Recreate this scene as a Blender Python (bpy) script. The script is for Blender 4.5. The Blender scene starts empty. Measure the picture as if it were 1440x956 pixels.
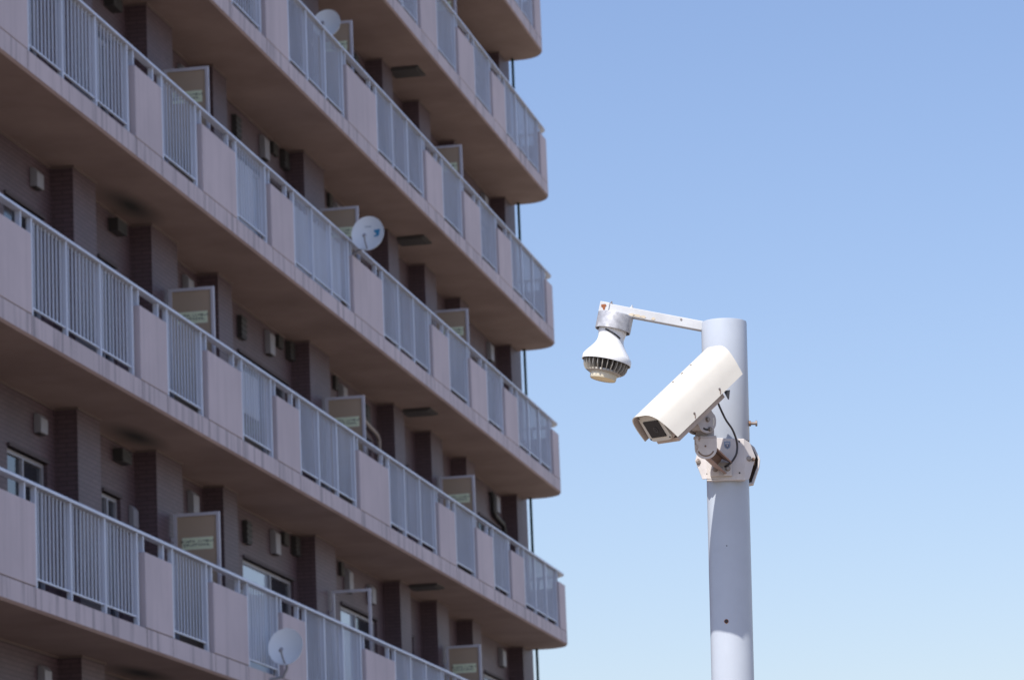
import bpy, bmesh, math, random
from mathutils import Vector, Matrix
R = math.radians
random.seed(7)
sc = bpy.context.scene
COL = sc.collection
PI = math.pi

# ------------------------------------------------------------------ materials
def mat(name, color, rough=0.6, metal=0.0, spec=0.5):
    m = bpy.data.materials.new(name); m.use_nodes = True
    b = m.node_tree.nodes['Principled BSDF']
    b.inputs['Base Color'].default_value = (*color, 1)
    b.inputs['Roughness'].default_value = rough
    b.inputs['Metallic'].default_value = metal
    b.inputs['Specular IOR Level'].default_value = spec
    return m

def N(m, typ, **kw):
    n = m.node_tree.nodes.new(typ)
    for k, v in kw.items(): setattr(n, k, v)
    return n

def L(m, a, b): m.node_tree.links.new(a, b)

def bsdf(m): return m.node_tree.nodes['Principled BSDF']

def coord(m, scale=(1, 1, 1)):
    tc = N(m, 'ShaderNodeTexCoord'); mp = N(m, 'ShaderNodeMapping')
    mp.inputs['Scale'].default_value = scale
    L(m, tc.outputs['Object'], mp.inputs['Vector'])
    return mp.outputs['Vector']

def ramp(m, src, p0, c0, p1, c1):
    r = N(m, 'ShaderNodeValToRGB')
    e = r.color_ramp.elements
    e[0].position = p0; e[0].color = (*c0, 1); e[1].position = p1; e[1].color = (*c1, 1)
    L(m, src, r.inputs['Fac']); return r.outputs['Color']

def noise(m, vec, scale, detail=4, rough=0.55):
    n = N(m, 'ShaderNodeTexNoise'); n.inputs['Scale'].default_value = scale
    n.inputs['Detail'].default_value = detail; n.inputs['Roughness'].default_value = rough
    if vec is not None: L(m, vec, n.inputs['Vector'])
    return n.outputs['Fac']

def mix(m, fac, a, b, typ='MIX'):
    n = N(m, 'ShaderNodeMix', data_type='RGBA', blend_type=typ)
    if isinstance(fac, (int, float)): n.inputs[0].default_value = fac
    else: L(m, fac, n.inputs[0])
    for s, i in ((a, 6), (b, 7)):
        if isinstance(s, tuple): n.inputs[i].default_value = (*s, 1)
        else: L(m, s, n.inputs[i])
    return n.outputs[2]

def bump(m, src, strength=0.2, dist=0.01):
    b = N(m, 'ShaderNodeBump'); b.inputs['Strength'].default_value = strength
    b.inputs['Distance'].default_value = dist
    L(m, src, b.inputs['Height']); L(m, b.outputs['Normal'], bsdf(m).inputs['Normal'])

CONC = (0.60, 0.53, 0.56)
def painted_concrete(name, base, streak=0.5):
    m = mat(name, base, 0.8)
    v1 = coord(m, (4.2, 4.2, 0.25)); s = noise(m, v1, 1.6, 5, 0.6)
    v2 = coord(m); s2 = noise(m, v2, 0.7, 4, 0.6)
    dark = tuple(c * (0.42 + .025 * i) for i, c in enumerate(base))
    c1 = ramp(m, s, 0.50, base, 0.74, dark)
    c0 = mix(m, streak, base, c1)
    c2 = ramp(m, s2, 0.35, (0.90, 0.90, 0.90), 0.7, (1.05, 1.04, 1.03))
    L(m, mix(m, 1.0, c0, c2, 'MULTIPLY'), bsdf(m).inputs['Base Color'])
    bump(m, noise(m, v2, 60, 3), 0.15, 0.004)
    return m
M = {}
M['band'] = painted_concrete('band_paint', CONC, 1.0)
M['panel'] = painted_concrete('parapet_paint', (0.60, 0.53, 0.565), 0.22)

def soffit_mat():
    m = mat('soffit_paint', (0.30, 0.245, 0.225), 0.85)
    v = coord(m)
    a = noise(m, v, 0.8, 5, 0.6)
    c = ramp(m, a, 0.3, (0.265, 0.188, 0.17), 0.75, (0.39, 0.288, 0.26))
    # soot left by the kitchen exhaust hood: a soft spot at X 43.4, Y 12.8
    tc = N(m, 'ShaderNodeTexCoord')
    mp = N(m, 'ShaderNodeMapping'); mp.inputs['Location'].default_value = (-43.35 / 1.3, -12.80 / 0.30, 0)
    mp.inputs['Scale'].default_value = (1 / 1.3, 1 / 0.30, 0)
    L(m, tc.outputs['Object'], mp.inputs['Vector'])
    ln = N(m, 'ShaderNodeVectorMath', operation='LENGTH'); L(m, mp.outputs['Vector'], ln.inputs[0])
    f = ramp(m, ln.outputs['Value'], 0.12, (1, 1, 1), 1.0, (0, 0, 0))
    c = mix(m, f, c, (0.035, 0.032, 0.03))
    L(m, c, bsdf(m).inputs['Base Color'])
    bump(m, noise(m, v, 45, 3), 0.2, 0.004)
    return m
M['soffit'] = soffit_mat()
M['trim'] = mat('trim_paint', (0.20, 0.15, 0.135), 0.8)
M['joint'] = mat('joint_sealant', (0.30, 0.255, 0.27), 0.8)
M['groove'] = mat('groove_paint', (0.10, 0.08, 0.085), 0.8)
M['floor'] = mat('balcony_floor', (0.09, 0.08, 0.075), 0.85)

def tile_mat():
    m = mat('wall_tile', (0.25, 0.2, 0.2), 0.55)
    tc = N(m, 'ShaderNodeTexCoord')
    sp = N(m, 'ShaderNodeSeparateXYZ'); L(m, tc.outputs['Object'], sp.inputs[0])
    ad = N(m, 'ShaderNodeMath', operation='ADD'); L(m, sp.outputs['X'], ad.inputs[0]); L(m, sp.outputs['Y'], ad.inputs[1])
    cb = N(m, 'ShaderNodeCombineXYZ'); L(m, ad.outputs[0], cb.inputs['X']); L(m, sp.outputs['Z'], cb.inputs['Y'])
    b = N(m, 'ShaderNodeTexBrick')
    b.inputs['Scale'].default_value = 1.0; b.inputs['Mortar Size'].default_value = 0.006
    b.inputs['Brick Width'].default_value = 0.21; b.inputs['Row Height'].default_value = 0.056
    b.inputs['Color1'].default_value = (0.138, 0.09, 0.106, 1); b.inputs['Color2'].default_value = (0.116, 0.076, 0.09, 1)
    b.inputs['Mortar'].default_value = (0.07, 0.05, 0.056, 1)
    L(m, cb.outputs[0], b.inputs['Vector'])
    a = noise(m, coord(m, (1, 1, .4)), 1.2, 4)
    k = ramp(m, a, 0.3, (0.88, 0.88, 0.88), 0.7, (1.1, 1.08, 1.08))
    L(m, mix(m, 1.0, b.outputs['Color'], k, 'MULTIPLY'), bsdf(m).inputs['Base Color'])
    inv = N(m, 'ShaderNodeMath', operation='SUBTRACT'); inv.inputs[0].default_value = 1; L(m, b.outputs['Fac'], inv.inputs[1])
    bump(m, inv.outputs[0], 0.5, 0.006)
    return m
M['tile'] = tile_mat()

def alu(name, c):
    m = mat(name, c, 0.42, 0.05)
    a = noise(m, coord(m, (1, 1, .3)), 3.0, 3)
    L(m, ramp(m, a, 0.3, tuple(x * .9 for x in c), 0.7, tuple(min(1, x * 1.06) for x in c)), bsdf(m).inputs['Base Color'])
    return m
M['rail'] = alu('rail_aluminium', (0.69, 0.745, 0.87))
M['frame'] = alu('screen_frame_aluminium', (0.62, 0.60, 0.66))
M['winframe'] = alu('window_frame_aluminium', (0.40, 0.40, 0.45))
M['board'] = mat('screen_board', (0.46, 0.35, 0.255), 0.8)
M['notice'] = mat('notice_paper', (0.80, 0.86, 0.62), 0.6)
M['ink'] = mat('notice_ink', (0.03, 0.055, 0.04), 0.7)
M['glass'] = mat('window_glass', (0.03, 0.035, 0.045), 0.06, 0, 0.9)
M['curtain'] = mat('curtained_glass', (0.50, 0.60, 0.72), 0.10, 0, 0.9)
M['hood'] = alu('vent_hood_steel', (0.34, 0.335, 0.37))
M['darkhood'] = mat('vent_louver_dark', (0.045, 0.042, 0.042), 0.6)
M['hatch'] = mat('escape_hatch_steel', (0.075, 0.07, 0.07), 0.6)
M['pipe'] = mat('drainpipe_green', (0.012, 0.055, 0.05), 0.5)
M['duct'] = mat('duct_ivory', (0.36, 0.31, 0.29), 0.6)
M['dish'] = mat('dish_white', (0.86, 0.88, 0.88), 0.5)
M['dishblue'] = mat('dish_blue_print', (0.05, 0.30, 0.52), 0.5)
M['dishgrey'] = mat('dish_grey_print', (0.42, 0.46, 0.50), 0.5)
M['black'] = mat('black_plastic', (0.02, 0.02, 0.022), 0.5)
M['sheet'] = mat('white_sheet', (0.52, 0.56, 0.62), 0.8)

def weathered(name, base, rust=0.0, rough=0.4, dirt=0.12, metal=0.0):
    m = mat(name, base, rough, metal)
    v = coord(m)
    a = noise(m, v, 14, 6, 0.65)
    c = ramp(m, a, 0.35, tuple(x * (1 - dirt) for x in base), 0.65, base)
    if rust > 0:
        b = noise(m, coord(m, (1, 1, .55)), 22, 6, 0.7)
        f = ramp(m, b, 0.66 - rust * .12, (0, 0, 0), 0.74 - rust * .12, (1, 1, 1))
        c = mix(m, f, c, (0.24, 0.125, 0.06))
    L(m, c, bsdf(m).inputs['Base Color'])
    bump(m, noise(m, v, 120, 3), 0.06, 0.001)
    return m
M['pole'] = weathered('pole_paint', (0.50, 0.545, 0.61), 0, 0.38, 0.05)
M['arm'] = weathered('arm_paint', (0.60, 0.61, 0.62), 0.0, 0.5, 0.16)
M['shield'] = weathered('housing_cream_paint', (0.71, 0.675, 0.595), 0, 0.42, 0.05)
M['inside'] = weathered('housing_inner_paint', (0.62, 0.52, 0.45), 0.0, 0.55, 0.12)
M['bracket'] = weathered('bracket_paint', (0.72, 0.67, 0.64), 0.25, 0.5, 0.2)
M['knuckle'] = weathered('knuckle_paint', (0.56, 0.52, 0.51), 0.35, 0.55, 0.2)
M['rustshade'] = weathered('rusty_and_shaded_steel', (0.26, 0.17, 0.12), 0.6, 0.75, 0.3)  # rust on small fittings; painted shade on the rear clamp plate
M['armshade'] = weathered('arm_shade_brown', (0.40, 0.27, 0.23), 0.3, 0.65, 0.25)  # rusty support arm, with its shade painted in as dark brown
M['bolt'] = weathered('bolt_steel', (0.36, 0.31, 0.28), 0.7, 0.4, 0.3, 0.6)
M['cable'] = mat('cable_rubber', (0.055, 0.055, 0.065), 0.55)
M['lens'] = mat('camera_glass', (0.008, 0.008, 0.012), 0.12, 0, 0.5)
M['lensring'] = mat('lens_ring', (0.05, 0.05, 0.055), 0.3)
M['decal'] = mat('decal_blue_grey', (0.27, 0.33, 0.43), 0.6)
M['decal2'] = mat('decal_dark', (0.16, 0.16, 0.2), 0.6)
M['bulb'] = mat('bulb_white', (0.86, 0.86, 0.85), 0.35)
M['fin'] = mat('fin_aluminium', (0.46, 0.43, 0.38), 0.35, 0.3)
M['fincore'] = mat('fin_core', (0.05, 0.043, 0.04), 0.6)
M['lamplens'] = mat('lamp_lens', (0.90, 0.74, 0.42), 0.25)
M['lamprim'] = mat('lamp_rim', (0.70, 0.64, 0.50), 0.4)
M['rust'] = mat('rust_spot', (0.30, 0.10, 0.04), 0.9)
M['rustlight'] = mat('rust_stain', (0.60, 0.52, 0.40), 0.8)
def galv():
    m = mat('galvanised_steel', (0.5, 0.5, 0.52), 0.5, 0.45)
    v = N(m, 'ShaderNodeTexVoronoi'); v.inputs['Scale'].default_value = 70
    L(m, coord(m), v.inputs['Vector'])
    a = noise(m, coord(m), 30, 5, .7)
    k = ramp(m, a, 0.3, (0.34, 0.34, 0.37), 0.68, (0.66, 0.66, 0.66))
    s = ramp(m, v.outputs['Distance'], 0.0, (0.8, 0.8, 0.8), 0.6, (1.1, 1.1, 1.1))
    L(m, mix(m, 1.0, k, s, 'MULTIPLY'), bsdf(m).inputs['Base Color'])
    return m
M['galv'] = galv()
def ground_mat():
    m = mat('ground_paving', (0.26, 0.21, 0.165), 0.9)
    a = noise(m, coord(m), 0.25, 6, .6)
    L(m, ramp(m, a, 0.3, (0.22, 0.175, 0.14), 0.7, (0.30, 0.245, 0.195)), bsdf(m).inputs['Base Color'])
    bump(m, noise(m, coord(m), 40, 3), 0.3, 0.01)
    return m
M['asphalt'] = ground_mat()
M['bouncepale'] = painted_concrete('pale_bounce_concrete', (0.46, 0.40, 0.30), 0.2)  # pale surface of the added light-bouncing ground

# ------------------------------------------------------------------ mesh builder
class MB:
    def __init__(s): s.v = []; s.f = []; s.mi = []; s.mats = []; s.sm = []
    def mat(s, m):
        if m not in s.mats: s.mats.append(m)
        return s.mats.index(m)
    def add(s, verts, faces, m, smooth=False):
        o = len(s.v); k = s.mat(m)
        s.v += [tuple(v) for v in verts]
        for f in faces: s.f.append(tuple(i + o for i in f)); s.mi.append(k); s.sm.append(smooth)
    def box(s, x0, x1, y0, y1, z0, z1, m):
        v = [(x, y, z) for x in (x0, x1) for y in (y0, y1) for z in (z0, z1)]
        s.add(v, [(0, 1, 3, 2), (4, 6, 7, 5), (0, 4, 5, 1), (2, 3, 7, 6), (0, 2, 6, 4), (1, 5, 7, 3)], m)
    def obox(s, c, ax, ay, az, hx, hy, hz, m):
        c = Vector(c); v = []
        for a in (-1, 1):
            for b in (-1, 1):
                for d in (-1, 1): v.append(c + ax * (a * hx) + ay * (b * hy) + az * (d * hz))
        s.add(v, [(0, 1, 3, 2), (4, 6, 7, 5), (0, 4, 5, 1), (2, 3, 7, 6), (0, 2, 6, 4), (1, 5, 7, 3)], m)
    def prism(s, pts, e0, e1, m, fn, smooth=False):
        """pts: 2-D outline, fn(p, e) -> 3-D point, extruded from e0 to e1"""
        n = len(pts)
        v = [fn(p, e0) for p in pts] + [fn(p, e1) for p in pts]
        s.add(v, [tuple(range(n - 1, -1, -1)), tuple(range(n, 2 * n))], m)
        s.add(v, [(i, (i + 1) % n, n + (i + 1) % n, n + i) for i in range(n)], m, smooth)
    def tube(s, path, r, m, n=12, caps=True):
        path = [Vector(p) for p in path]
        rs = r if isinstance(r, (list, tuple)) else [r] * len(path)
        t0 = (path[1] - path[0]).normalized()
        u = t0.orthogonal().normalized(); vs = []
        for i, p in enumerate(path):
            t = (path[min(i + 1, len(path) - 1)] - path[max(i - 1, 0)]).normalized()
            u = (u - t * u.dot(t)).normalized(); w = t.cross(u)
            for k in range(n):
                a = 2 * PI * k / n
                vs.append(p + (u * math.cos(a) + w * math.sin(a)) * rs[i])
        fs = []
        for i in range(len(path) - 1):
            for k in range(n):
                fs.append((i * n + k, i * n + (k + 1) % n, (i + 1) * n + (k + 1) % n, (i + 1) * n + k))
        s.add(vs, fs, m, True)
        if caps:
            s.add(vs[:n], [tuple(range(n - 1, -1, -1))], m); s.add(vs[-n:], [tuple(range(n))], m)
    def lathe(s, o, axis, prof, m, n=48, smooth=True, caps=(False, False)):
        """prof: list of (distance along axis, radius)"""
        o = Vector(o); a = Vector(axis).normalized(); u = a.orthogonal().normalized(); w = a.cross(u)
        vs = []
        for d, r in prof:
            for k in range(n):
                t = 2 * PI * k / n
                vs.append(o + a * d + (u * math.cos(t) + w * math.sin(t)) * r)
        fs = [(i * n + k, i * n + (k + 1) % n, (i + 1) * n + (k + 1) % n, (i + 1) * n + k) for i in range(len(prof) - 1) for k in range(n)]
        s.add(vs, fs, m, smooth)
        if caps[0]: s.add(vs[:n], [tuple(range(n - 1, -1, -1))], m)
        if caps[1]: s.add(vs[-n:], [tuple(range(n))], m)
    def build(s, name, parent=None, matrix=None, bevel=0.0, recalc=True):
        me = bpy.data.meshes.new(name)
        me.from_pydata(s.v, [], s.f)
        for m in s.mats: me.materials.append(m)
        for p, k, sm in zip(me.polygons, s.mi, s.sm): p.material_index = k; p.use_smooth = sm
        if recalc:
            bm = bmesh.new(); bm.from_mesh(me); bmesh.ops.remove_doubles(bm, verts=bm.verts, dist=1e-5)
            bmesh.ops.recalc_face_normals(bm, faces=bm.faces)
            for e in bm.edges:
                lf = e.link_faces
                e.smooth = len(lf) == 2 and lf[0].smooth and lf[1].smooth and e.calc_face_angle(0) < R(32)
            bm.to_mesh(me); bm.free()
        me.update()
        o = bpy.data.objects.new(name, me); COL.objects.link(o)
        if matrix is not None: o.matrix_world = matrix
        if parent is not None: o.parent = parent
        if bevel:
            b = o.modifiers.new('edge', 'BEVEL'); b.width = bevel; b.segments = 2; b.limit_method = 'ANGLE'; b.angle_limit = R(35)
            b.harden_normals = False
        return o

def empty(name, matrix=None):
    o = bpy.data.objects.new(name, None); COL.objects.link(o)
    o.empty_display_size = .1
    if matrix is not None: o.matrix_world = matrix
    return o
def tag(o, label=None, cat=None, group=None, kind=None):
    if label: o['label'] = label
    if cat: o['category'] = cat
    if group: o['group'] = group
    if kind: o['kind'] = kind
    return o

# ------------------------------------------------------------------ camera
EYE = Vector((0, 0, 1.6))
FPX = 5231.93; YAW, PITCH, ROLL = 0.18393, 0.1918785, -0.0405755
Fv = Vector((math.cos(PITCH) * math.cos(YAW), math.cos(PITCH) * math.sin(YAW), math.sin(PITCH)))
R0 = Vector((math.sin(YAW), -math.cos(YAW), 0)); U0 = R0.cross(Fv)
Rv = R0 * math.cos(ROLL) + U0 * math.sin(ROLL); Uv = -R0 * math.sin(ROLL) + U0 * math.cos(ROLL)
cd = bpy.data.cameras.new('camera'); cam = bpy.data.objects.new('camera', cd); COL.objects.link(cam)
cd.sensor_width = 36; cd.lens = 36 * FPX / 1440; cd.clip_end = 6000; cd.clip_start = .1
cm = Matrix((Rv, Uv, -Fv)).transposed().to_4x4(); cm.translation = EYE; cam.matrix_world = cm
cd.dof.use_dof = True; cd.dof.focus_distance = 10.0; cd.dof.aperture_fstop = 15.5
sc.camera = cam

def seen(p, margin=0.02):
    d = Vector(p) - EYE; z = d.dot(Fv)
    if z <= 0: return False
    x = d.dot(Rv) / z * FPX / 720; y = d.dot(Uv) / z * FPX / 478
    return abs(x) < 1 + margin and abs(y) < 1 + margin

# ------------------------------------------------------------------ light
SUN_EL = R(52.4)
sun_h = Vector((-1.0424, 0.2706)).normalized()
sdir = Vector((sun_h.x * math.cos(SUN_EL), sun_h.y * math.cos(SUN_EL), math.sin(SUN_EL)))
ld = bpy.data.lights.new('sun', 'SUN'); ld.energy = 4.0; ld.angle = R(0.5); ld.color = (1.0, 0.955, 0.90)
lo = bpy.data.objects.new('sun', ld); COL.objects.link(lo)
lo.rotation_euler = (-sdir).to_track_quat('-Z', 'Y').to_euler(); lo.location = (0, 0, 60)
w = bpy.data.worlds.new('World'); sc.world = w; w.use_nodes = True
nt = w.node_tree; bg = nt.nodes['Background']
sky = nt.nodes.new('ShaderNodeTexSky'); sky.sky_type = 'NISHITA'; sky.sun_disc = False
sky.sun_elevation = SUN_EL; sky.sun_rotation = math.atan2(sun_h.x, sun_h.y) % (2 * PI)
sky.air_density = 1.3; sky.dust_density = 0.7; sky.ozone_density = 2.0
tint = nt.nodes.new('ShaderNodeMix'); tint.data_type = 'RGBA'; tint.blend_type = 'MULTIPLY'; tint.inputs[0].default_value = 1
tint.inputs[7].default_value = (0.915, 0.907, 1.085, 1)
nt.links.new(sky.outputs[0], tint.inputs[6]); nt.links.new(tint.outputs[2], bg.inputs[0]); bg.inputs[1].default_value = 0.1
sc.view_settings.view_transform = 'Standard'; sc.view_settings.look = 'None'
sc.view_settings.exposure = 0.42; sc.view_settings.gamma = 1.0
sc.view_settings.use_curve_mapping = False
sc.cycles.max_bounces = 8; sc.cycles.diffuse_bounces = 1; sc.cycles.use_denoising = True

# ------------------------------------------------------------------ ground
g = MB(); g.add([(71, -70, .004), (190, -70, .004), (190, 80, .004), (71, 80, .004)], [(0, 1, 2, 3)], M['bouncepale'])  # added out of view, pale so that it bounces light onto the soffits
tag(g.build('bounce_ground'), 'added pale ground sheet past the far end, bouncing light onto the balcony soffits', 'bounce_ground', kind='structure')
g = MB(); g.add([(-3000, -3000, 0), (3000, -3000, 0), (3000, 3000, 0), (-3000, 3000, 0)], [(0, 1, 2, 3)], M['asphalt'])
tag(g.build('ground'), 'pale sandy paved ground stretching out around the apartment block', 'ground', kind='structure')

# ------------------------------------------------------------------ the apartment building
YF, YW, YP = 12.03, 13.12, 12.84         # balcony front, recessed wall, pillar front
H = 2.9
def zl(l): return EYE.z + 7.7183 + (l - 1) * H
LV = range(-2, 8)
XL, XR = 19.9, 69.89
bld = empty('apartment_building', Matrix.Translation((45, 18, 0)))
tag(bld, 'tall pinkish brown apartment block with long rows of railed balconies', 'apartment building')
BINV = bld.matrix_world.inverted()
def bpart(mb, name, parent=None, bevel=0.0):
    """geometry is written in world metres; stored relative to the building"""
    o = mb.build(name, None, None, bevel)
    if parent is None:
        o.parent = bld; o.matrix_parent_inverse = BINV
    else:
        o.parent = parent; o.matrix_parent_inverse = Matrix()
    return o

base = [('rail', 36.99, 40.73, 3), ('panel', 41.02, 42.14), ('rail', 42.14, 43.68, 1), ('panel', 43.96, 45.57),
        ('rail', 45.57, 47.10, 1), ('panel', 47.37, 48.60), ('rail', 48.60, 51.88, 3), ('panel', 52.15, 54.08)]
FRONT = [(e[0], e[1] - 17.09, e[2] - 17.09) + e[3:] for e in base] + base + [
        ('rail', 54.08, 57.40, 3), ('panel', 57.68, 58.95), ('rail', 58.95, 60.48, 1), ('panel', 60.75, 62.12),
        ('rail', 62.12, 63.50, 1), ('panel', 63.75, 64.95), ('rail', 64.95, 68.20, 3)]
PILL = [(41.10, 42.00), (44.36, 45.54), (47.52, 48.23), (52.60, 53.86), (58.26, 59.03), (61.10, 62.03), (64.09, 64.85), (68.84, XR)]
PILL = [(a - 17.09, b - 17.09) for a, b in PILL[:4]] + PILL
PART = [27.86, 36.26, 44.95, 53.35, 61.55]
WIN = [(39.36, 40.81), (42.93, 43.71), (49.50, 52.36), (55.26, 57.74), (59.35, 60.45), (66.40, 68.50)]
WIN = [(a - 17.09, b - 17.09) for a, b in WIN[:3]] + WIN

# plan outline of a balcony slab, rounded at the far end
ARC = [(69.08 + .53 * math.sin(a), 12.56 - .53 * math.cos(a)) for a in [R(90) * i / 10 for i in range(11)]]
def outline(inset=0.0, x0=XL, y1=13.3):
    o = [(x0, YF + inset)]
    r = .53 - inset
    for i in range(11):
        a = R(90) * i / 10
        o.append((69.08 + r * math.sin(a), 12.56 - r * math.cos(a)))
    o.append((69.61 - inset, y1)); o.append((x0, y1))
    return o

# wall of the recessed front, with the window openings left out, and the block behind it
wl = MB()
ztop = zl(8)
xs = XL
wl_y0, wl_y1 = YW, YW + .22
for l in LV:
    z0, z1 = zl(l) + .2, zl(l + 1) + .02
    if l == 7: z1 = ztop + .2
    x = XL
    for a, b in WIN:
        wl.box(x, a, wl_y0, wl_y1, z0, z1, M['tile'])
        wl.box(a, b, wl_y0, wl_y1, zl(l) + 2.2, z1, M['tile'])
        wl.box(a, b, wl_y0, wl_y1, z0, zl(l) + .31, M['tile'])
        x = b
    wl.box(x, XR, wl_y0, wl_y1, z0, z1, M['tile'])
wl.box(XL, XR, wl_y1 + .12, 24, 0, ztop + .2, M['tile'])
wl.box(XL, XR, wl_y0 + .004, wl_y1 + .12, 0, zl(-2) + .2, M['tile'])
wl.box(XL, XL + .2, wl_y1, wl_y1 + .12, 0, ztop + .2, M['tile']); wl.box(XR - .2, XR, wl_y1, wl_y1 + .12, 0, ztop + .2, M['tile'])
bpart(wl, 'wall')
rf = MB(); rf.box(XL - .15, XR + .15, 12.6, 24.2, ztop + .2, ztop + .55, M['panel'])
bpart(rf, 'roof')
for a, b in PILL:
    p = MB(); p.box(a, b, YP, YW + .01, 0, ztop + .1, M['tile']); bpart(p, 'pillar')

rest = MB()                      # fronts of the balconies outside the photograph
def rail_section(mb, l, x0, x1, n):
    z = zl(l); k = 1.0025
    x0 *= k; x1 *= k
    rx = M['rail']; y0, y1 = YF + .03, YF + .085
    seg = (x1 - x0) / n
    mb.box(x0 + .0, x0 + .04, y0, y1, z + .25, z + 1.335, rx)
    for i in range(n):
        xe = x0 + seg * (i + 1)
        mb.box(xe - .04, xe, y0, y1, z + .25, z + 1.335, rx)
        xa = x0 + seg * i + (.04 if i == 0 else 0); xb = xe - .04
        mb.box(xa, xb, YF + .047, YF + .073, z + .356, z + .374, rx)
        m = max(6, round((xb - xa) / .133))
        for j in range(1, m):
            xc = xa + (xb - xa) * j / m
            mb.box(xc - .008, xc + .008, YF + .050, YF + .068, z + .375, z + 1.32, rx)

def panel_mesh(mb, l, x0, x1):
    z = zl(l)
    mb.box(x0, x1, YF, YF + .13, z + .262, z + 1.137, M['panel'])

for l in LV:
    z = zl(l)
    # slab: soffit, chamfered lip, front band, top
    s = MB()
    o0 = outline(.022); o1 = outline(0); n = len(o0)
    v = [(x, y, z) for x, y in o0] + [(x, y, z + .03) for x, y in o1] + [(x, y, z + .25) for x, y in o1]
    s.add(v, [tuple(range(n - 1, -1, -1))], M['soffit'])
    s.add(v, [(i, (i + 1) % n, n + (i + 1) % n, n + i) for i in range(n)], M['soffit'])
    s.add(v, [(n + i, n + (i + 1) % n, 2 * n + (i + 1) % n, 2 * n + i) for i in range(n)], M['band'])
    s.add(v, [tuple(range(2 * n, 3 * n))], M['floor'])
    # sealed vertical joints of the front band
    for e in FRONT:
        if e[0] == 'panel':
            for x in (e[1] + .02, e[2] - .03):
                s.box(x - .008, x + .008, YF - .0022, YF + .004, z + .034, z + .2497, M['joint'])
    s.box(68.47, 68.486, YF - .0022, YF + .004, z + .034, z + .2497, M['joint'])
    bpart(s, 'balcony_slab')
    if l >= 0:
        tr = MB(); xs_ = XL; zt = z - .026
        for pa, pb in PILL:
            tr.box(xs_ + .002, pa - .020, YW - .018, YW + .004, zt, z - .0015, M['trim'])
            tr.box(pa - .018, min(pb + .018, 69.5), YP - .018, YP + .003, zt, z - .0015, M['trim'])
            tr.box(pa - .018, pa + .003, YP + .0035, YW - .019, zt, z - .0015, M['trim'])
            xs_ = pb
        bpart(tr, 'ceiling_trim')
    if l == 7: continue
    # fronts
    hr = MB()
    for e in FRONT:
        vis = l in (0, 1, 2, 3, 4, 5) and any(seen((x, YF, z + q)) for x in (e[1], e[2], (e[1] + e[2]) / 2) for q in (.27, .7, 1.3))
        if e[0] == 'rail':
            t = MB() if vis else rest
            rail_section(t, l, e[1], e[2], e[3])
            if vis: bpart(t, 'railing')
        else:
            t = MB() if vis else rest
            panel_mesh(t, l, e[1], e[2])
            t.box(e[1] + .03, e[2] - .03, YF + .02, YF + .11, z + .2505, z + .2625, M['groove'])
            if vis: bpart(t, 'parapet_panel', bevel=.012)
            q = MB() if False else hr
            for xc in (e[1] + .06, e[2] - .24):
                q.box(xc - .018, xc + .018, YF + .035, YF + .095, z + 1.137, z + 1.335, M['rail'])
    # rounded end parapet
    t = MB()
    po = [(68.46, YF)] + ARC + [(69.61, YW)]
    pi_ = [(69.49, YW)] + [(69.08 + .41 * math.sin(a), 12.56 - .41 * math.cos(a)) for a in [R(90) * i / 10 for i in range(10, -1, -1)]] + [(68.46, YF + .12)]
    poly = po + pi_
    npo = len(po); zz = (z + .262, z + 1.137)
    v = [(x, y, zz[0]) for x, y in po] + [(x, y, zz[0]) for x, y in reversed(pi_)] + [(x, y, zz[1]) for x, y in po] + [(x, y, zz[1]) for x, y in reversed(pi_)]
    fs = []
    for i in range(npo - 1):
        fs += [(i, i + 1, npo + i + 1, npo + i), (2 * npo + i, 2 * npo + i + 1, 3 * npo + i + 1, 3 * npo + i),
               (i, i + 1, 2 * npo + i + 1, 2 * npo + i), (npo + i, npo + i + 1, 3 * npo + i + 1, 3 * npo + i)]
    fs += [(0, npo, 3 * npo, 2 * npo), (npo - 1, 2 * npo - 1, 4 * npo - 1, 3 * npo - 1)]
    t.add(v, fs, M['panel'])
    v = [(x, y + .0, z + .2505) for x, y in [(68.49, YF + .02), (69.08, YF + .02), (69.4, 12.25), (69.57, 12.56), (69.57, YW)]]
    t.box(68.49, 69.1, YF + .02, YF + .11, z + .2505, z + .2625, M['groove'])
    vis = seen((68.7, YF, z + .5))
    if vis: bpart(t, 'parapet_panel')
    else:
        for f_, mi_ in zip(t.f, t.mi): rest.add([t.v[i] for i in f_], [tuple(range(len(f_)))], t.mats[mi_])
    # handrail with its curled end, and the short studs on the panels
    prof = [(YF + .012, z + 1.335), (YF + .012, z + 1.362), (YF + .026, z + 1.375), (YF + .10, z + 1.375), (YF + .112, z + 1.362), (YF + .112, z + 1.335)]
    path = [(XL, 0)]
    secs = [(XL, None)]
    pts = [[(XL, y, zz_) for y, zz_ in prof], [(69.08, y, zz_) for y, zz_ in prof]]
    for i in range(1, 8):
        a = R(90) * i / 7
        pts.append([(69.08 + (.53 - (y - YF)) * math.sin(a), 12.56 - (.53 - (y - YF)) * math.cos(a), zz_) for y, zz_ in prof])
    pts.append([(69.61 - (y - YF), YW, zz_) for y, zz_ in prof])
    m = len(prof); v = [p for r_ in pts for p in r_]
    hr.add(v, [(i * m + k, i * m + (k + 1) % m, (i + 1) * m + (k + 1) % m, (i + 1) * m + k) for i in range(len(pts) - 1) for k in range(m)], M['rail'])
    hr.add(v, [tuple(range(m))], M['rail']); hr.add(v[-m:], [tuple(range(m))], M['rail'])
    for y_ in (12.62, 12.95): hr.box(69.52, 69.58, y_ - .02, y_ + .02, z + 1.137, z + 1.335, M['rail'])
    hr.box(68.52, 68.556, YF + .035, YF + .095, z + 1.137, z + 1.335, M['rail'])
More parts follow.
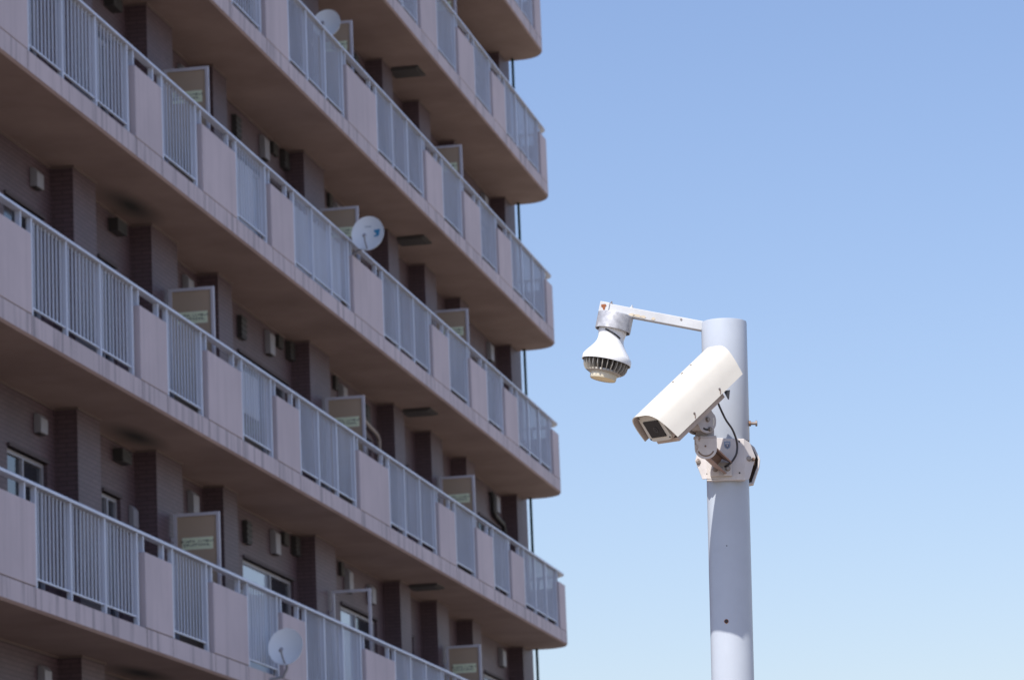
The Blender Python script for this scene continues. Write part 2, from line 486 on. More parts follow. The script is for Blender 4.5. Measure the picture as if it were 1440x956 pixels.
    if l in range(0, 5): bpart(hr, 'handrail')
    else:
        for f_, mi_ in zip(hr.f, hr.mi): rest.add([hr.v[i] for i in f_], [tuple(range(len(f_)))], hr.mats[mi_])
ro = bpart(rest, 'balcony_front'); ro['kind'] = 'stuff'

# windows (each with two panes)
for l in range(-1, 6):
    for wi, (a, b) in enumerate(WIN):
        z = zl(l)
        if not any(seen((x, YW, z + q), .35) for x in (a, b) for q in (1.5, 2.2)): continue
        f = MB(); z0, z1 = z + .31, z + 2.2
        y0, y1 = YW + .05, YW + .12
        t = .05
        f.box(a, a + t, y0, y1, z0, z1, M['winframe']); f.box(b - t, b, y0, y1, z0, z1, M['winframe'])
        f.box(a + t, b - t, y0, y1, z1 - t, z1, M['winframe']); f.box(a + t, b - t, y0, y1, z0, z0 + t, M['winframe'])
        mid = a + (b - a) * .46 if wi % 9 != 5 else a + (b - a) * .58
        f.box(mid - .025, mid + .025, y0 - .012, y1 - .01, z0 + t, z1 - t, M['winframe'])
        f.box(a, b, YW - .03, YW + .05, z1 + .0, z1 + .035, M['groove'])
        fo = bpart(f, 'window')
        bright = (l, wi) in ((0, 5), (0, 6), (0, 8), (2, 5))
        for k, (p, q) in enumerate(((a + t, mid - .025), (mid + .025, b - t))):
            g_ = MB(); g_.box(p, q, y0 + .03, y0 + .04, z0 + t, z1 - t, M['curtain'] if bright and k == 0 else M['glass'])
            bpart(g_, 'pane', fo)

# vent hoods on the recessed wall
def hood(l, x0, x1, z0, z1, dark=False, d=.09):
    z = zl(l)
    if not seen(((x0 + x1) / 2, YW, z + z0), .2): return
    t = MB()
    if dark:
        t.box(x0, x1, YW - d, YW, z + z0, z + z1, M['darkhood'])
        for i in range(4):
            zz_ = z + z0 + (z1 - z0) * (i + .5) / 4
            t.box(x0 - .004, x1 + .004, YW - d - .012, YW - d + .01, zz_ - .012, zz_ + .012, M['darkhood'])
        bpart(t, 'fan_outlet')
    else:
        fn = lambda p, e: (e, p[0], p[1])
        t.prism([(YW, z + z0), (YW - d, z + z0), (YW - d, z + z1 - .05), (YW - d + .04, z + z1), (YW, z + z1)], x0, x1, M['hood'], fn)
        t.box(x0 + .02, x1 - .02, YW - d + .015, YW - .01, z + z0 - .012, z + z0 + .001, M['darkhood'])
        bpart(t, 'vent_hood', bevel=.006)
for l in range(-1, 5):
    hood(l, 40.33, 40.58, 2.50, 2.72)
    hood(l, 43.42, 43.80, 2.63, 2.79, True, .12)
    hood(l, 46.75, 47.02, 2.44, 2.74)
    hood(l, 49.52, 49.78, 2.40, 2.72, True, .07)
    hood(l, 51.05, 51.32, 2.45, 2.79)
    hood(l, 51.68, 51.95, 2.66, 2.84, True, .05); hood(l, 52.25, 52.52, 2.58, 2.85, True, .08)
    hood(l, 55.18, 55.36, 2.63, 2.84, True, .05); hood(l, 55.56, 55.82, 2.42, 2.78)
    hood(l, 57.1, 57.35, 2.42, 2.71, l % 2 == 1)
    hood(l, 62.1, 62.32, 2.36, 2.7)
    hood(l, 67.85, 68.15, 2.45, 2.79)
hood(0, 44.05, 44.25, 1.90, 2.17, False, .07)

# partition screens between the flats
def text_mesh(body, size):
    c = bpy.data.curves.new('lettering', 'FONT'); c.body = body; c.size = size; c.align_x = 'CENTER'; c.space_line = 1.25; c.offset = .0011
    c.fill_mode = 'FRONT'
    o = bpy.data.objects.new('lettering', c); COL.objects.link(o)
    dg = bpy.context.evaluated_depsgraph_get(); dg.update()
    me = bpy.data.meshes.new_from_object(o.evaluated_get(dg))
    bpy.data.objects.remove(o); bpy.data.curves.remove(c)
    return me
try: TXT = text_mesh('非常の際は、ここを破って\n隣戸へ避難できます。', .037)
except Exception: TXT = None
for l in range(0, 5):
    for X in PART:
        z = zl(l); y0, y1 = 12.205, 12.80; t = .04
        if not seen((X, 12.5, z + 2.1), .2): continue
        open_ = (l == 0 and abs(X - 53.35) < .1)
        f = MB(); z1 = z + 2.16; z0 = z + .30
        f.box(X, X + .04, y0, y0 + t, z0, z1, M['frame']); f.box(X, X + .04, y1 - t, y1, z0, z1, M['frame'])
        f.box(X, X + .04, y0 + t, y1 - t, z1 - t, z1, M['frame']); f.box(X, X + .04, y0 + t, y1 - t, z0, z0 + t, M['frame'])
        f.box(X + .01, X + .03, y1, YP, z1 - .35, z1 - .30, M['frame']); f.box(X + .01, X + .03, y1, YP, z0 + .3, z0 + .35, M['frame'])
        fo = bpart(f, 'partition_screen')
        if open_: continue
        b = MB(); b.box(X + .016, X + .024, y0 + t, y1 - t, z0 + t, z1 - t, M['board']); bpart(b, 'board', fo)
        b = MB(); b.box(X + .0135, X + .0158, y0 + .09, y1 - .10, z + 1.695, z + 1.85, M['notice']); bpart(b, 'notice', fo)
        if TXT:
            to = bpy.data.objects.new('lettering', TXT); COL.objects.link(to)
            if not TXT.materials: TXT.materials.append(M['ink'])
            # text runs from +Y to -Y and faces -X
            to.matrix_world = Matrix(((0, 0, -1, X + .0128), (-1, 0, 0, (y0 + y1) / 2 - .005), (0, 1, 0, z + 1.784), (0, 0, 0, 1)))
            to.parent = fo; to.matrix_parent_inverse = BINV @ Matrix() if False else Matrix()

# escape hatches in the soffits, drainpipe at the far end, air ducts
for l in range(0, 6):
    for x in (58.87, 66.0 if l > 9 else 58.87)[:1]:
        if seen((x, 12.6, zl(l))):
            t = MB(); z = zl(l); t.box(x, x + .62, 12.36, 12.88, z - .03, z + .002, M['hatch'])
            t.box(x + .05, x + .57, 12.41, 12.83, z - .045, z - .03, M['hatch']); bpart(t, 'escape_hatch')
dp = MB()
dp.tube([(69.42, 12.68, 0), (69.42, 12.68, ztop)], .027, M['pipe'], 14)
bpart(dp, 'drainpipe')
ad = MB(); z = zl(1)
ad.tube([(56.9, 13.08, z + 2.72), (56.95, 13.05, z + 2.66), (56.95, 13.05, z + 2.48), (57.0, 13.05, z + 2.43), (57.1, 13.05, z + 2.41), (57.8, 13.05, z + 2.35),
         (57.95, 13.05, z + 2.32), (58.02, 13.05, z + 2.25), (58.02, 13.05, z + .3)], .034, M['duct'], 12)
bpart(ad, 'air_duct')
ad = MB()
ad.tube([(67.55, 13.09, z + 2.78), (67.57, 13.06, z + 2.7), (67.6, 13.06, z + 2.42), (67.75, 13.06, z + 2.36), (68.5, 13.06, z + 2.30), (68.6, 13.06, z + 2.2), (68.6, 13.06, z + .3)], .05, M['black'], 12)
bpart(ad, 'air_duct')

# ------------------------------------------------------------------ satellite dishes and sheets
def dish(name, c, nrm, wd, ht, label, mount, logo=False):
    c = Vector(c); nrm = Vector(nrm).normalized()
    up = (Vector((0, 0, 1)) - nrm * nrm.z).normalized(); rt = up.cross(nrm)
    mtx = Matrix((rt, up, nrm)).transposed().to_4x4(); mtx.translation = c
    e = empty(name, mtx); tag(e, label, 'satellite dish', 'satellite dishes on the balconies')
    d = MB(); nr, na = 8, 40
    f = lambda r: -.055 * (1 - r * r)
    for sgn, off in ((1, 0), (-1, -.006)):
        v = [(0, 0, f(0) + off)]; fs = []
        for i in range(1, nr + 1):
            r = i / nr
            for k in range(na):
                a = 2 * PI * k / na; v.append((wd / 2 * r * math.cos(a), ht / 2 * r * math.sin(a), f(r) + off))
        fs += [(0, 1 + k, 1 + (k + 1) % na) for k in range(na)]
        for i in range(nr - 1):
            fs += [(1 + i * na + k, 1 + i * na + (k + 1) % na, 1 + (i + 1) * na + (k + 1) % na, 1 + (i + 1) * na + k) for k in range(na)]
        d.add(v, fs, M['dish'], True)
    v = []
    for k in range(na):
        a = 2 * PI * k / na
        for rr, q in ((1, .0), (1.02, .002), (1.02, -.008), (1, -.006)): v.append((wd / 2 * rr * math.cos(a), ht / 2 * rr * math.sin(a), q))
    d.add(v, [(k * 4 + j, ((k + 1) % na) * 4 + j, ((k + 1) % na) * 4 + j + 1, k * 4 + j + 1) for k in range(na) for j in range(3)], M['dish'], True)
    d.build('reflector', e)
    a = MB()
    a.tube([(0, -ht * .46, -.02), (-.01, -ht * .40, .12), (-.012, -ht * .30, .22)], .011, M['hood'], 10)
    a.build('feed_arm', e)
    l_ = MB(); l_.lathe((-.012, -ht * .30 + .0, .22), (0.05, .62, -.75), [(-.05, .02), (0, .022), (.02, .026), (.035, .026)], M['hood'], 18, True, (True, True)); l_.build('feed_horn', e)
    b = MB(); b.box(-.05, .05, -.09, .05, -.12, -.062, M['hood']); b.tube([(0, -.02, -.09), (0, -.02, -.16), (0, -.06, -.2)], .02, M['hood'], 12)
    iv = mtx.inverted()
    b.tube([iv @ Vector(p) for p in mount], .021, M['winframe'], 12)
    b.build('mount', e)
    if logo:
        q = MB()
        def patch(pts, mm, lift=.004):
            v = [(x, y, f(min(1, math.hypot(x / (wd / 2), y / (ht / 2)))) + lift) for x, y in pts]
            q.add(v + [(x, y, zq - .003) for x, y, zq in v], [tuple(range(len(pts)))] + [(i, (i + 1) % len(pts), len(pts) + (i + 1) % len(pts), len(pts) + i) for i in range(len(pts))], mm)
        patch([(.085, .075), (.17, .075), (.18, .045), (.165, .02), (.125, .015), (.105, .03), (.085, .05)], M['dishblue'])
        patch([(.115, .014), (.168, .019), (.172, -.005), (.155, -.04), (.115, -.045), (.085, -.035), (.09, -.02), (.125, -.012)], M['dishblue'], .0045)
        for i, x in enumerate((-.05, -.024, .0, .026)):
            patch([(x, .128 + .004 * (i % 2)), (x + .018, .128), (x + .02, .15 - .003 * (i % 2)), (x + .002, .151)], M['dishgrey'])
        q.build('print', e)
    return e
dish('satellite_dish', (52.17, 11.80, zl(2) + 1.451), (-.92, -.06, .34), .475, .58, 'white satellite dish with a blue mark, standing up in front of a balcony handrail', [(52.35, 11.8, zl(2) + 1.40), (52.4, 11.92, zl(2) + 1.28), (52.4, 12.1, zl(2) + 1.2)], True)
dish('satellite_dish', (46.40, 11.76, zl(0) + .569), (-.92, -.06, .34), .445, .515, 'plain white satellite dish hung low outside the parapet panel of the lowest balcony row', [(46.58, 11.78, zl(0) + .55), (46.6, 11.8, zl(0) + .30), (46.6, 11.85, zl(0) + .20), (46.6, 12.1, zl(0) + .17)])
dish('satellite_dish', (51.65, 12.20, zl(3) + 1.648), (-.92, -.06, .34), .41, .49, 'plain white satellite dish half hidden behind a handrail, highest of the dishes', [(51.83, 12.2, zl(3) + 1.55), (51.85, 12.15, zl(3) + 1.3), (51.85, 12.08, zl(3) + 1.28)])

def sheet(l, x0, x1, z0, z1, label, y=YF + .13):
    s = MB(); n = 60; v = []
    for i in range(n + 1):
        x = x0 + (x1 - x0) * i / n
        yy = y + .012 * math.sin(x * 23) + .006 * math.sin(x * 51 + 1)
        for zz_ in (z0, z1): v.append((x, yy, zl(l) + zz_))
        for zz_ in (z1, z0): v.append((x, yy + .006, zl(l) + zz_))
    fs = [(i * 4 + j, (i + 1) * 4 + j, (i + 1) * 4 + (j + 1) % 4, i * 4 + (j + 1) % 4) for i in range(n) for j in range(4)]
    fs += [(0, 1, 2, 3), (4 * n, 4 * n + 1, 4 * n + 2, 4 * n + 3)]
    s.add(v, fs, M['sheet'], True)
    tag(s.build('privacy_sheet'), label, 'privacy sheet', 'sheets tied inside the balcony railings')
sheet(2, 45.75, 46.95, .36, 1.22, 'pale sheet filling a single railing bay, level with the blue marked dish')
sheet(2, 48.75, 51.8, .36, 1.25, 'long pale sheet behind the three railing bays beside the blue marked dish')
sheet(1, 45.75, 46.9, .72, 1.26, 'short pale cloth hung over the upper half of a single railing bay')
sheet(0, 45.75, 46.95, .42, 1.26, 'pale cloth behind the single railing bay beside the lowest dish')

# ------------------------------------------------------------------ pole, lamp and security camera
OX = Vector((9.900605, 1.259828, 1.671916 + EYE.z))
ex = Vector((0.126187, -0.991667, -0.025934)); ey = Vector((0.992001, 0.12623, 0)); ez = Vector((0.003274, -0.025726, 0.999664))
A = Matrix((ex, ey, ez)).transposed().to_4x4(); A.translation = OX
X_, Y_, Z_ = Vector((1, 0, 0)), Vector((0, 1, 0)), Vector((0, 0, 1))
def local(name): return empty(name, A)

pole = local('steel_pole'); tag(pole, 'slim grey painted steel pole carrying a lamp and a security camera', 'pole')
b = MB()
b.lathe((0, 0, 0), Z_, [(-OX.z / ez.z - .02, .0572), (-.035, .0572)], M['pole'], 64); b.build('shaft', pole)
b = MB()
b.lathe((0, 0, 0), Z_, [(-.042, .0575), (-.042, .0612), (-.0405, .0620), (.284, .0620), (.2885, .0612), (.290, .0575), (.290, .0)], M['pole'], 64); b.build('sleeve', pole)
b = MB()
ang = R(12.4); ad_ = Vector((-math.cos(ang), 0, math.sin(ang))); an_ = Vector((math.sin(ang), 0, math.cos(ang)))
ca, cb_ = Vector((-.0575, 0, .2785)), Vector((-.337, 0, .3398))
mid = (ca + cb_) / 2; ln = (cb_ - ca).length / 2
b.obox(mid, ad_, Y_, an_, ln, .0128, .0130, M['arm'])
arm = b.build('arm', pole, bevel=.0018)
b = MB()
b.obox(cb_ - ad_ * .012 + Vector((0, -.001, .0)), ad_, Y_, an_, .0135, .0150, .0150, M['arm'])
b.build('end_cap', arm, bevel=.002)
b = MB()
pts = [(-.008, .007), (.004, .008), (.0065, .003), (.003, .0), (.0015, -.008), (-.003, -.009), (-.004, -.002), (-.008, .001)]
cc = cb_ - ad_ * .012
b.prism(pts, -.0168, -.0158, M['rust'], lambda p, e: cc + Vector((p[0], e, p[1])))
for d, s_ in ((.09, .010), (.105, .013), (.122, .008), (.15, .006)):
    c2 = cb_ - ad_ * d
    b.prism([(-s_, -.0095), (s_ * .4, -.0105), (s_, -.007), (s_ * .3, -.002), (-s_ * .7, -.004)], -.0136, -.0129, M['rustlight'], lambda p, e: c2 + ad_ * (-p[0]) + an_ * p[1] + Vector((0, e, 0)))
b.build('rust_patch', arm)
b = MB()
for d in (.028, .085):
    c2 = cb_ - ad_ * d + an_ * .013
    b.lathe(c2, an_, [(0, .005), (.004, .005), (.0045, .002), (.009, .002)], M['bolt'] if d < .05 else M['arm'], 10, False, (False, True))
c2 = cb_ - ad_ * .225 + an_ * .006
b.lathe(c2 + Vector((0, -.0125, 0)), Vector((0, -1, 0)), [(0, .003), (.0015, .003)], M['bolt'], 10, False, (False, True))
b.build('bolt', arm)
b = MB()
b.lathe((.0605, -.012, .0055), X_, [(0, .0075), (.006, .0075), (.006, .0042), (.018, .0042), (.018, .0082), (.0225, .0082), (.0235, .006)], M['bolt'], 16, False, (True, True)); b.build('set_screw', pole)
for hx, hz, r in ((-.007, -.3324, .0016), (-.013, -.5353, .0046)):
    b = MB(); hy = -math.sqrt(.0572 ** 2 - hx ** 2)
    nn = Vector((hx, hy, 0)).normalized()
    b.lathe((hx, hy, hz), nn, [(-.004, r), (.0006, r)], M['black'], 14, False, (False, True))
    if r > .003:
        b.lathe(Vector((hx, hy, hz)), nn, [(-.002, r * 1.32), (.0004, r * 1.32)], M['rust'], 14, False, (False, True))
        b.lathe(Vector((hx + .001, hy, hz - r * 1.15)), nn, [(-.002, r * .6), (.0003, r * .6)], M['rustlight'], 12, False, (False, True))
    b.build('bolt_hole', pole)

# lamp under the end of the arm
lamp = local('spot_lamp'); tag(lamp, 'white reflector lamp bulb with fins hanging from the arm of the pole', 'lamp')
LO = Vector((-.2942, 0, .3175)); LD = Vector((-.2135, -.02, -.977)).normalized()
b = MB()
b.lathe(LO, LD, [(0, .0), (0, .0475), (.002, .0488), (.0455, .0488), (.0465, .0478), (.0455, .046), (.01, .046)], M['galv'], 56)
b.build('socket_cap', lamp)
b = MB()
b.lathe(LO, LD, [(.030, .0385), (.050, .0385), (.056, .0375), (.070, .0352), (.076, .0352)], M['bulb'], 48)
b.build('neck', lamp)
b = MB()
b.lathe(LO, LD, [(.062, .0), (.0625, .0345), (.068, .0357), (.078, .0372), (.088, .0420), (.099, .0500), (.109, .0580), (.118, .0645), (.1225, .0672), (.1345, .0680), (.1365, .0674), (.1355, .0655), (.127, .0640), (.126, .02)], M['bulb'], 64)
b.build('reflector', lamp)
b = MB()
b.lathe(LO, LD, [(.120, .050), (.150, .047), (.164, .040), (.1665, .02)], M['fincore'], 40)
b.lathe(LO, LD, [(.1595, .046), (.1645, .0465), (.168, .042), (.1685, .03)], M['fin'], 40)
u = LD.orthogonal().normalized(); v_ = LD.cross(u)
prof = [(.128, .046), (.128, .0625), (.140, .0622), (.152, .0600), (.160, .0555), (.165, .0480), (.165, .042)]
for k in range(27):
    a = 2 * PI * k / 27; e = u * math.cos(a) + v_ * math.sin(a); t_ = LD.cross(e)
    b.prism(prof, -.0009, .0009, M['fin'], lambda p, q: LO + LD * p[0] + e * p[1] + t_ * q)
b.build('heat_sink', lamp)
b = MB()
b.lathe(LO, LD, [(.164, .0385), (.1705, .0380), (.171, .0368), (.181, .0362), (.1835, .0348)], M['lamprim'], 40)
b.lathe(LO, LD, [(.1830, .0350), (.1842, .028), (.185, .012), (.185, 0)], M['lamplens'], 40); b.build('lens', lamp)
b = MB()      # strap across the neck
sA = LO + LD * .050; path = []
for i in range(9):
    a = R(200 + 75 * i / 8); rr = .0388 - .0020 * i / 8
    path.append(LO + LD * (.046 + .027 * i / 8) + Vector((math.sin(a) * 0, 0, 0)) + (Vector((math.cos(R(-118 + 74 * i / 8)), math.sin(R(-118 + 74 * i / 8)), 0))) * rr)
b.tube(path, .0022, M['black'], 8); b.build('strap', lamp)

# bracket clamped round the pole
br = local('mounting_bracket'); tag(br, 'cream painted octagonal clamp bracket bolted round the pole under the camera', 'bracket')
YB = -.071
def yb(x, y0=YB): return y0 + max(0, abs(x + .006) - .052) * .75
def plate(mb, poly, m, th=.004, y0=YB, sgn=1):
    mb.prism(poly, 0, th, m, lambda p, e: (p[0], (yb(p[0], y0) + e) if sgn > 0 else -(yb(p[0], y0) + e), p[1]))
b = MB()
# three facets so that the wings fold back
zs = lambda t: t
top, bot = -.0415, -.1520
Lw = [(-.0865, -.099), (-.079, -.074), (-.056, top + .002), (-.056, bot), (-.068, bot)]
Cw = [(-.056, top + .002), (.046, top - .004), (.046, bot - .006), (-.056, bot)]
Rw = [(.046, top - .004), (.0625, -.055), (.0765, -.0925), (.0585, -.1525), (.046, bot - .006)]
for poly in (Lw, Cw, Rw): plate(b, poly, M['bracket'])
b.box(-.056, .046, YB + .001, -.045, bot - .0055, bot - .0015, M['bracket'])
b.box(-.030, .046, YB + .003, -.050, top - .007, top - .003, M['bracket'])
b.build('front_plate', br, bevel=.0010)
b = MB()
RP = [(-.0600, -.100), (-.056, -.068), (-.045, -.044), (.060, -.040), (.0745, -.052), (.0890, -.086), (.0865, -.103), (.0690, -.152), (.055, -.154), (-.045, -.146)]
b.prism(RP, .066, .070, M['rustshade'], lambda p, e: (p[0], e, p[1]))  # dark inner face: its shade is put into the colour, the rim stays cream
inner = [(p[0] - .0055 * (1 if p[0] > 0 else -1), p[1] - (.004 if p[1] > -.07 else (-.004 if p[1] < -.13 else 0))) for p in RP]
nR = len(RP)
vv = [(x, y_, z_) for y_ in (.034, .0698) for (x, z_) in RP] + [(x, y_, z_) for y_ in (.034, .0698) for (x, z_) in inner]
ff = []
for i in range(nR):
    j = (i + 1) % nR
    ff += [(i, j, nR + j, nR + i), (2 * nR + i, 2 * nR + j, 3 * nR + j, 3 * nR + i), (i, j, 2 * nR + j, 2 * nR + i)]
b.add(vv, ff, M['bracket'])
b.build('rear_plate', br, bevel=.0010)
for bx, bz, r, dy in ((-.0770, -.1035, .0062, 0), (.0580, -.0985, .0066, 0), (-.0325, -.1285, .0058, .011), (.0012, -.1275, .0058, .011)):
    b = MB(); y = yb(bx) - dy
    b.lathe((bx, y + .001, bz), (0, -1, 0), [(0, r * 1.25), (.002, r * 1.25), (.002, r), (.0062, r * .96), (.0068, r * .7)], M['bolt'], 6 if dy == 0 else 18, False, (False, True))
    b.build('bolt', br)
for s_ in (-1, 1):
    b = MB(); b.tube([(-.004 + .074 * s_, -.062, -.1), (-.004 + .074 * s_, .064, -.098)], .0045, M['rustshade'], 10); b.build('clamp_rod', br)
for hx, hz, r in ((-.0555, -.1385, .0015), (.0336, -.0525, .0024), (.0323, -.1380, .0024)):
    b = MB(); b.lathe((hx, yb(hx) - .0004, hz), (0, 1, 0), [(0, r), (.003, r)], M['black'], 12, False, (True, False)); b.build('screw_hole', br)
# crest decal
b = MB(); dc = Vector((.0012, YB - .0006, -.0615))
sh = [(-.0085, .010), (-.004, .0095), (0, .0108), (.004, .0095), (.0085, .010), (.0088, -.001), (.0065, -.007), (0, -.0115), (-.0065, -.007), (-.0088, -.001)]
b.prism(sh, 0, .0005, M['decal'], lambda p, e: dc + Vector((p[0], e, p[1])))
b.prism([(-.006, .001), (.006, .001), (.0045, -.005), (0, -.0085), (-.0045, -.005)], -.0003, .0003, M['decal2'], lambda p, e: dc + Vector((p[0], e, p[1])))
b.prism([(-.0055, .0035), (.0055, .0035), (.0055, .0055), (-.0055, .0055)], -.0003, .0003, M['bracket'], lambda p, e: dc + Vector((p[0], e, p[1])))
b.prism([(-.002, -.0005), (0, .0008), (.002, -.0005), (0, -.0055)], -.0005, .0004, M['bracket'], lambda p, e: dc + Vector((p[0], e, p[1])))
b.build('crest_decal', br)

# the security camera
sec = local('security_camera'); tag(sec, 'cream white security camera in weather housing pointing down to the side', 'security camera')
f = Vector((-0.59898895, -0.47344639, -0.64580242)); wv = Vector((0.64967644, -0.75879985, -0.04629583)); nv = Vector((-0.46811618, -0.44729331, 0.76209969))
FWD = Vector((.001, -.13, -.0218))          # the joint carries the housing well clear of the pole
FO = Vector((-.2229, -.27, -.0112)) + FWD
def hp(a, c, d): return FO - f * a + wv * c + nv * d        # a: back from the front, c: right, d: up
def rounded(pts, rad, n=5):
    out = []
    for i, p in enumerate(pts):
        r = rad[i]
        if r <= 0: out.append(p); continue
        p = Vector(p); q = Vector(pts[i - 1]); s_ = Vector(pts[(i + 1) % len(pts)])
        a = p + (q - p).normalized() * r; c = p + (s_ - p).normalized() * r
        for k in range(n + 1):
            t = k / n; out.append(tuple(a * (1 - t) ** 2 + p * 2 * t * (1 - t) + c * t ** 2))
    return out
LH, TW, BW, HH = .3241, .0827, .1371, .0875
def section(t):
    h = [(BW / 2 - t, -HH), (BW / 2 - .0065 - t, -.047), (TW / 2 + .004 - t, -t)]
    pts_ = [(-h[0][0], h[0][1]), (-h[1][0], h[1][1]), (-h[2][0], h[2][1]), (h[2][0], h[2][1]), (h[1][0], h[1][1]), (h[0][0], h[0][1])]
    return rounded(pts_, [0, .016, .030, .030, .016, 0], 12)
core = section(0); core_in = section(.0022)
nC = len(core)
b = MB()
def afr(d): return .0186 * (-d / HH)              # raked front edge
def abk(d): return LH - .0168 * (-d / HH)         # raked rear edge
vo = [hp(afr(p[1]), p[0], p[1]) for p in core] + [hp(abk(p[1]), p[0], p[1]) for p in core]
vi = [hp(afr(p[1]) + .0005, p[0], p[1]) for p in core_in] + [hp(abk(p[1]) - .0005, p[0], p[1]) for p in core_in]
b.add(vo, [(i, i + 1, nC + i + 1, nC + i) for i in range(nC - 1)], M['shield'], True)
b.add(vi, [(i, i + 1, nC + i + 1, nC + i) for i in range(nC - 1)], M['inside'], True)
allv = vo + vi
b.add(allv, [(i, i + 1, 2 * nC + i + 1, 2 * nC + i) for i in range(nC - 1)], M['shield'])
b.add(allv, [(nC + i, nC + i + 1, 3 * nC + i + 1, 3 * nC + i) for i in range(nC - 1)], M['shield'])
b.add(allv, [(0, 2 * nC, 3 * nC, nC), (nC - 1, 3 * nC - 1, 4 * nC - 1, 2 * nC - 1)], M['shield'])
b.build('sunshield', sec)
# screws in the sunshield
for i, (a, c) in enumerate(((.159, -.0145), (.199, -.0145), (.238, -.0145))):
    b = MB(); b.lathe(hp(a, c, .0), nv, [(-.001, .0034), (.0010, .0032), (.0016, .0015)], M['bolt'], 10, False, (False, True)); b.build('screw', sec)
sn = Vector((HH, 0, 0)); slope_c = (BW - TW - .014) / 2
sidn = (wv * .0405 + nv * .0065).normalized()
for a in (.105, .217):
    dd = -.073; c = BW / 2 - .0065 * (HH + dd) / (HH - .047) + .0003
    b = MB(); p0 = hp(a, c, dd)
    b.lathe(p0, sidn, [(-.001, .0034), (.0012, .0032), (.0018, .0015)], M['bolt'], 10, False, (False, True))
    b.obox(p0 + Vector((.002, 0, -.007)) + sidn * .0003, X_, Y_, Z_, .0009, .0004, .006, M['rustshade'])
    b.build('screw', sec)
# inner body with window
b = MB()
bo = rounded([(-.036, -.095), (-.0455, -.086), (-.0455, -.012), (-.040, -.007), (.040, -.007), (.0455, -.012), (.0455, -.086), (.036, -.095)], [.006, .006, .006, .003, .003, .006, .006, .006], 3)
b.prism(bo, .024, .250, M['inside'], lambda p, e: hp(e, p[0], p[1]))
b.prism([(-.045, -.109), (.045, -.109), (.045, -.0975), (-.045, -.0975)], .034, .235, M['inside'], lambda p, e: hp(e, p[0], p[1]))
b.build('body', sec, bevel=.0012)
b = MB()
fr = rounded([(-.035, -.0925), (-.0445, -.084), (-.0425, -.012), (.0425, -.012), (.0445, -.084), (.035, -.0925)], [.006] * 6, 3)
b.prism(fr, .0185, .0242, M['shield'], lambda p, e: hp(e, p[0], p[1]))
for c, d in ((-.039, -.084), (.039, -.084), (-.037, -.017), (.037, -.017)):
    b.lathe(hp(.0186, c, d), f, [(0, .0026), (.0015, .0026)], M['black'], 10, False, (False, True))
b.build('front_frame', sec, bevel=.0012)
b = MB()
b.prism(rounded([(-.0305, -.0795), (-.0305, -.029), (.0305, -.029), (.0305, -.0795)], [.002] * 4, 2), .0165, .0184, M['lens'], lambda p, e: hp(e, p[0], p[1]))
b.build('window', sec)
b = MB()
lc = hp(.0163, .004, -.056)
b.lathe(lc, f, [(0, .0085), (.0006, .0085), (.0007, .0062), (.0002, .0060)], M['lensring'], 24)
b.lathe(lc, f, [(.0001, .0058), (.0006, .0030), (.0007, 0)], M['lens'], 24)
b.build('lens', sec)
# tilt joint under the housing: two plates with curved slots
dw = wv
KC = Vector((-.0685, -.124, -.005)) + FWD
b = MB()
u1 = -f; n1 = nv
def kp(a, d, c): return KC + u1 * a + n1 * d + wv * c
disc = [(-.031, .034), (-.031, .004)] + [(.033 * math.cos(R(t)), .033 * math.sin(R(t))) for t in range(190, 351, 10)] + [(.031, .004), (.031, .034)]
for c in (.0225, -.0265): b.prism(disc, c, c + .004, M['knuckle'], lambda p, e: kp(p[0], p[1], e))
b.prism([(-.036, .030), (.036, .030), (.036, .036), (-.036, .036)], -.030, .030, M['knuckle'], lambda p, e: kp(p[0], p[1], e))
b.build('tilt_joint', sec, bevel=.0008)
b = MB()
for t0, t1, m_ in ((200, 262, M['black']), (292, 345, M['shield'])):
    r0, r1 = .0215, .0265
    arc = [(r0 * math.cos(R(t0 + (t1 - t0) * i / 8)), r0 * math.sin(R(t0 + (t1 - t0) * i / 8))) for i in range(9)] + [(r1 * math.cos(R(t1 + (t0 - t1) * i / 8)), r1 * math.sin(R(t1 + (t0 - t1) * i / 8))) for i in range(9)]
    b.prism(arc, .0262, .0269, m_, lambda p, e: kp(p[0], p[1], e))
b.build('slot', sec)
for (a, d, r) in ((0.004, .001, .0055), (-.006, -.0235, .0052)):
    b = MB(); b.lathe(kp(a, d, .0264), wv, [(0, r * 1.3), (.0018, r * 1.3), (.0018, r), (.006, r * .95)], M['bolt'], 14, False, (False, True)); b.build('bolt', sec)
b = MB()
b.lathe(kp(0, -.004, -.0225), wv, [(0, .024), (.045, .024)], M['knuckle'], 24, True, (True, True))
b.build('tilt_drum', sec)
# pan joint: rounded tongue facing the viewer, with a curved slot, on an arm to the bracket
PC = Vector((-.0555, -.140, -.0755)) + FWD * .9; pn = Vector((.10, -.985, -.10)).normalized()
pr = Vector((1, 0, 0)); pr = (pr - pn * pr.dot(pn)).normalized(); pu = pr.cross(pn); pu = pu if pu.z > 0 else -pu
def pp(a, d, e): return PC + pr * a + pu * d - pn * e
tongue = [(-.0295, .026), (-.0295, -.004)] + [(.0295 * math.cos(R(t)), -.004 + .0285 * math.sin(R(t))) for t in range(190, 351, 10)] + [(.0295, -.004), (.0295, .026)]
b = MB(); b.prism(tongue, 0, .005, M['bracket'], lambda p, e: pp(p[0], p[1], e)); b.prism([(-.0285, .022), (.0285, .022), (.0285, .029), (-.0285, .029)], -.001, .045, M['knuckle'], lambda p, e: pp(p[0], p[1], e))
b.prism([(.0245, -.003), (.0295, -.003), (.0295, .022), (.0245, .022)], .005, .045, M['bracket'], lambda p, e: pp(p[0], p[1], e))
b.build('pan_joint', sec, bevel=.0010)
b = MB()
r0, r1 = .0205, .0240
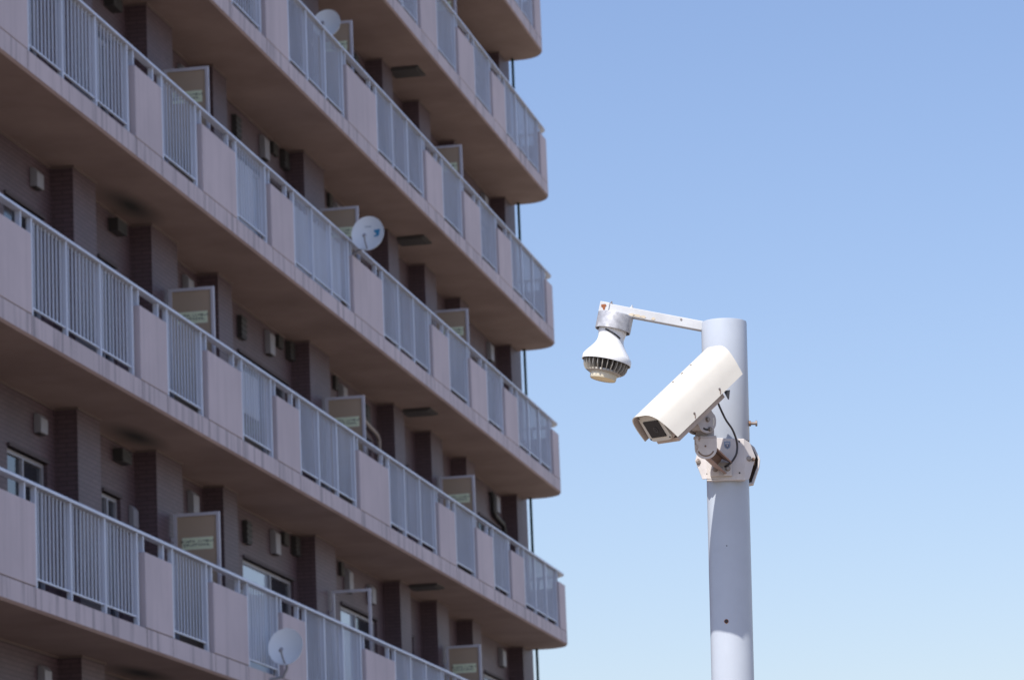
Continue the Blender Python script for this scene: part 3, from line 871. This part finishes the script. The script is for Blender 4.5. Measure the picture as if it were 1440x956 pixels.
arc = [(r0 * math.cos(R(205 + 130 * i / 10)), -.002 + r0 * math.sin(R(205 + 130 * i / 10))) for i in range(11)] + [(r1 * math.cos(R(335 - 130 * i / 10)), -.002 + r1 * math.sin(R(335 - 130 * i / 10))) for i in range(11)]
b.prism(arc, -.0006, .0004, M['rustshade'], lambda p, e: pp(p[0], p[1], e)); b.build('slot', sec)
b = MB(); b.lathe(pp(-.001, .002, .0), pn, [(0, .0026), (.001, .0026)], M['rustshade'], 12, False, (False, True)); b.build('bolt', sec)
b = MB()
aA, aB = PC - pn * .020 + Vector((.004, 0, -.006)), Vector((-.010, YB - .012, -.118))
dv = (aB - aA).normalized(); sv = dv.cross(pn).normalized(); tv = sv.cross(dv)
ml = (aB - aA).length / 2 + .004
for sg in (-1, 1): b.obox((aA + aB) / 2 + sv * (.0165 * sg), dv, sv, tv, ml, .002, .018, M['armshade'])
b.obox((aA + aB) / 2 + tv * (-.016 if tv.y < 0 else .016), dv, sv, tv, ml, .0145, .002, M['armshade'])
b.box(-.046, .012, YB - .011, YB, -.1465, -.110, M['bracket'])
b.box(-.022, -.011, YB - .0135, YB - .011, -.1465, -.122, M['knuckle'])
for q_ in (.0,):
    v0 = PC - pn * .012 + pu * .026
    b.obox(v0 + pu * .022 - pn * .016, pr, pu, pn, .024, .026, .018, M['knuckle'])
b.build('support_arm', sec, bevel=.0012)
# cable
b = MB()
cp = [(-.030, -.255, .044), (-.0230, -.235, .0330), (-.0125, -.215, .010), (.0002, -.185, -.013), (.0166, -.150, -.0335), (.0270, -.104, -.0585), (.0262, -.098, -.0865), (.0163, -.094, -.106), (.0026, -.090, -.1185), (-.006, -.082, -.122)]
def cr(pts, n=6):
    P_ = [Vector(p) for p in pts]; P_ = [P_[0] * 2 - P_[1]] + P_ + [P_[-1] * 2 - P_[-2]]; out = []
    for i in range(1, len(P_) - 2):
        for k in range(n):
            t = k / n; a, b_, c, d = P_[i - 1:i + 3]
            out.append(.5 * ((2 * b_) + (c - a) * t + (2 * a - 5 * b_ + 4 * c - d) * t * t + (3 * b_ - a - 3 * c + d) * t ** 3))
    out.append(P_[-2]); return out
b.tube(cr(cp), .0029, M['cable'], 10); b.build('cable', sec)
b = MB()
q0 = hp(.232, .060, -.094)
b.prism([(-.010, .004), (.007, .006), (.004, -.018), (.001, -.018)], -.004, .004, M['black'], lambda p, e: q0 + Vector((p[0] + .006, e, p[1])))
b.build('cable_gland', sec)
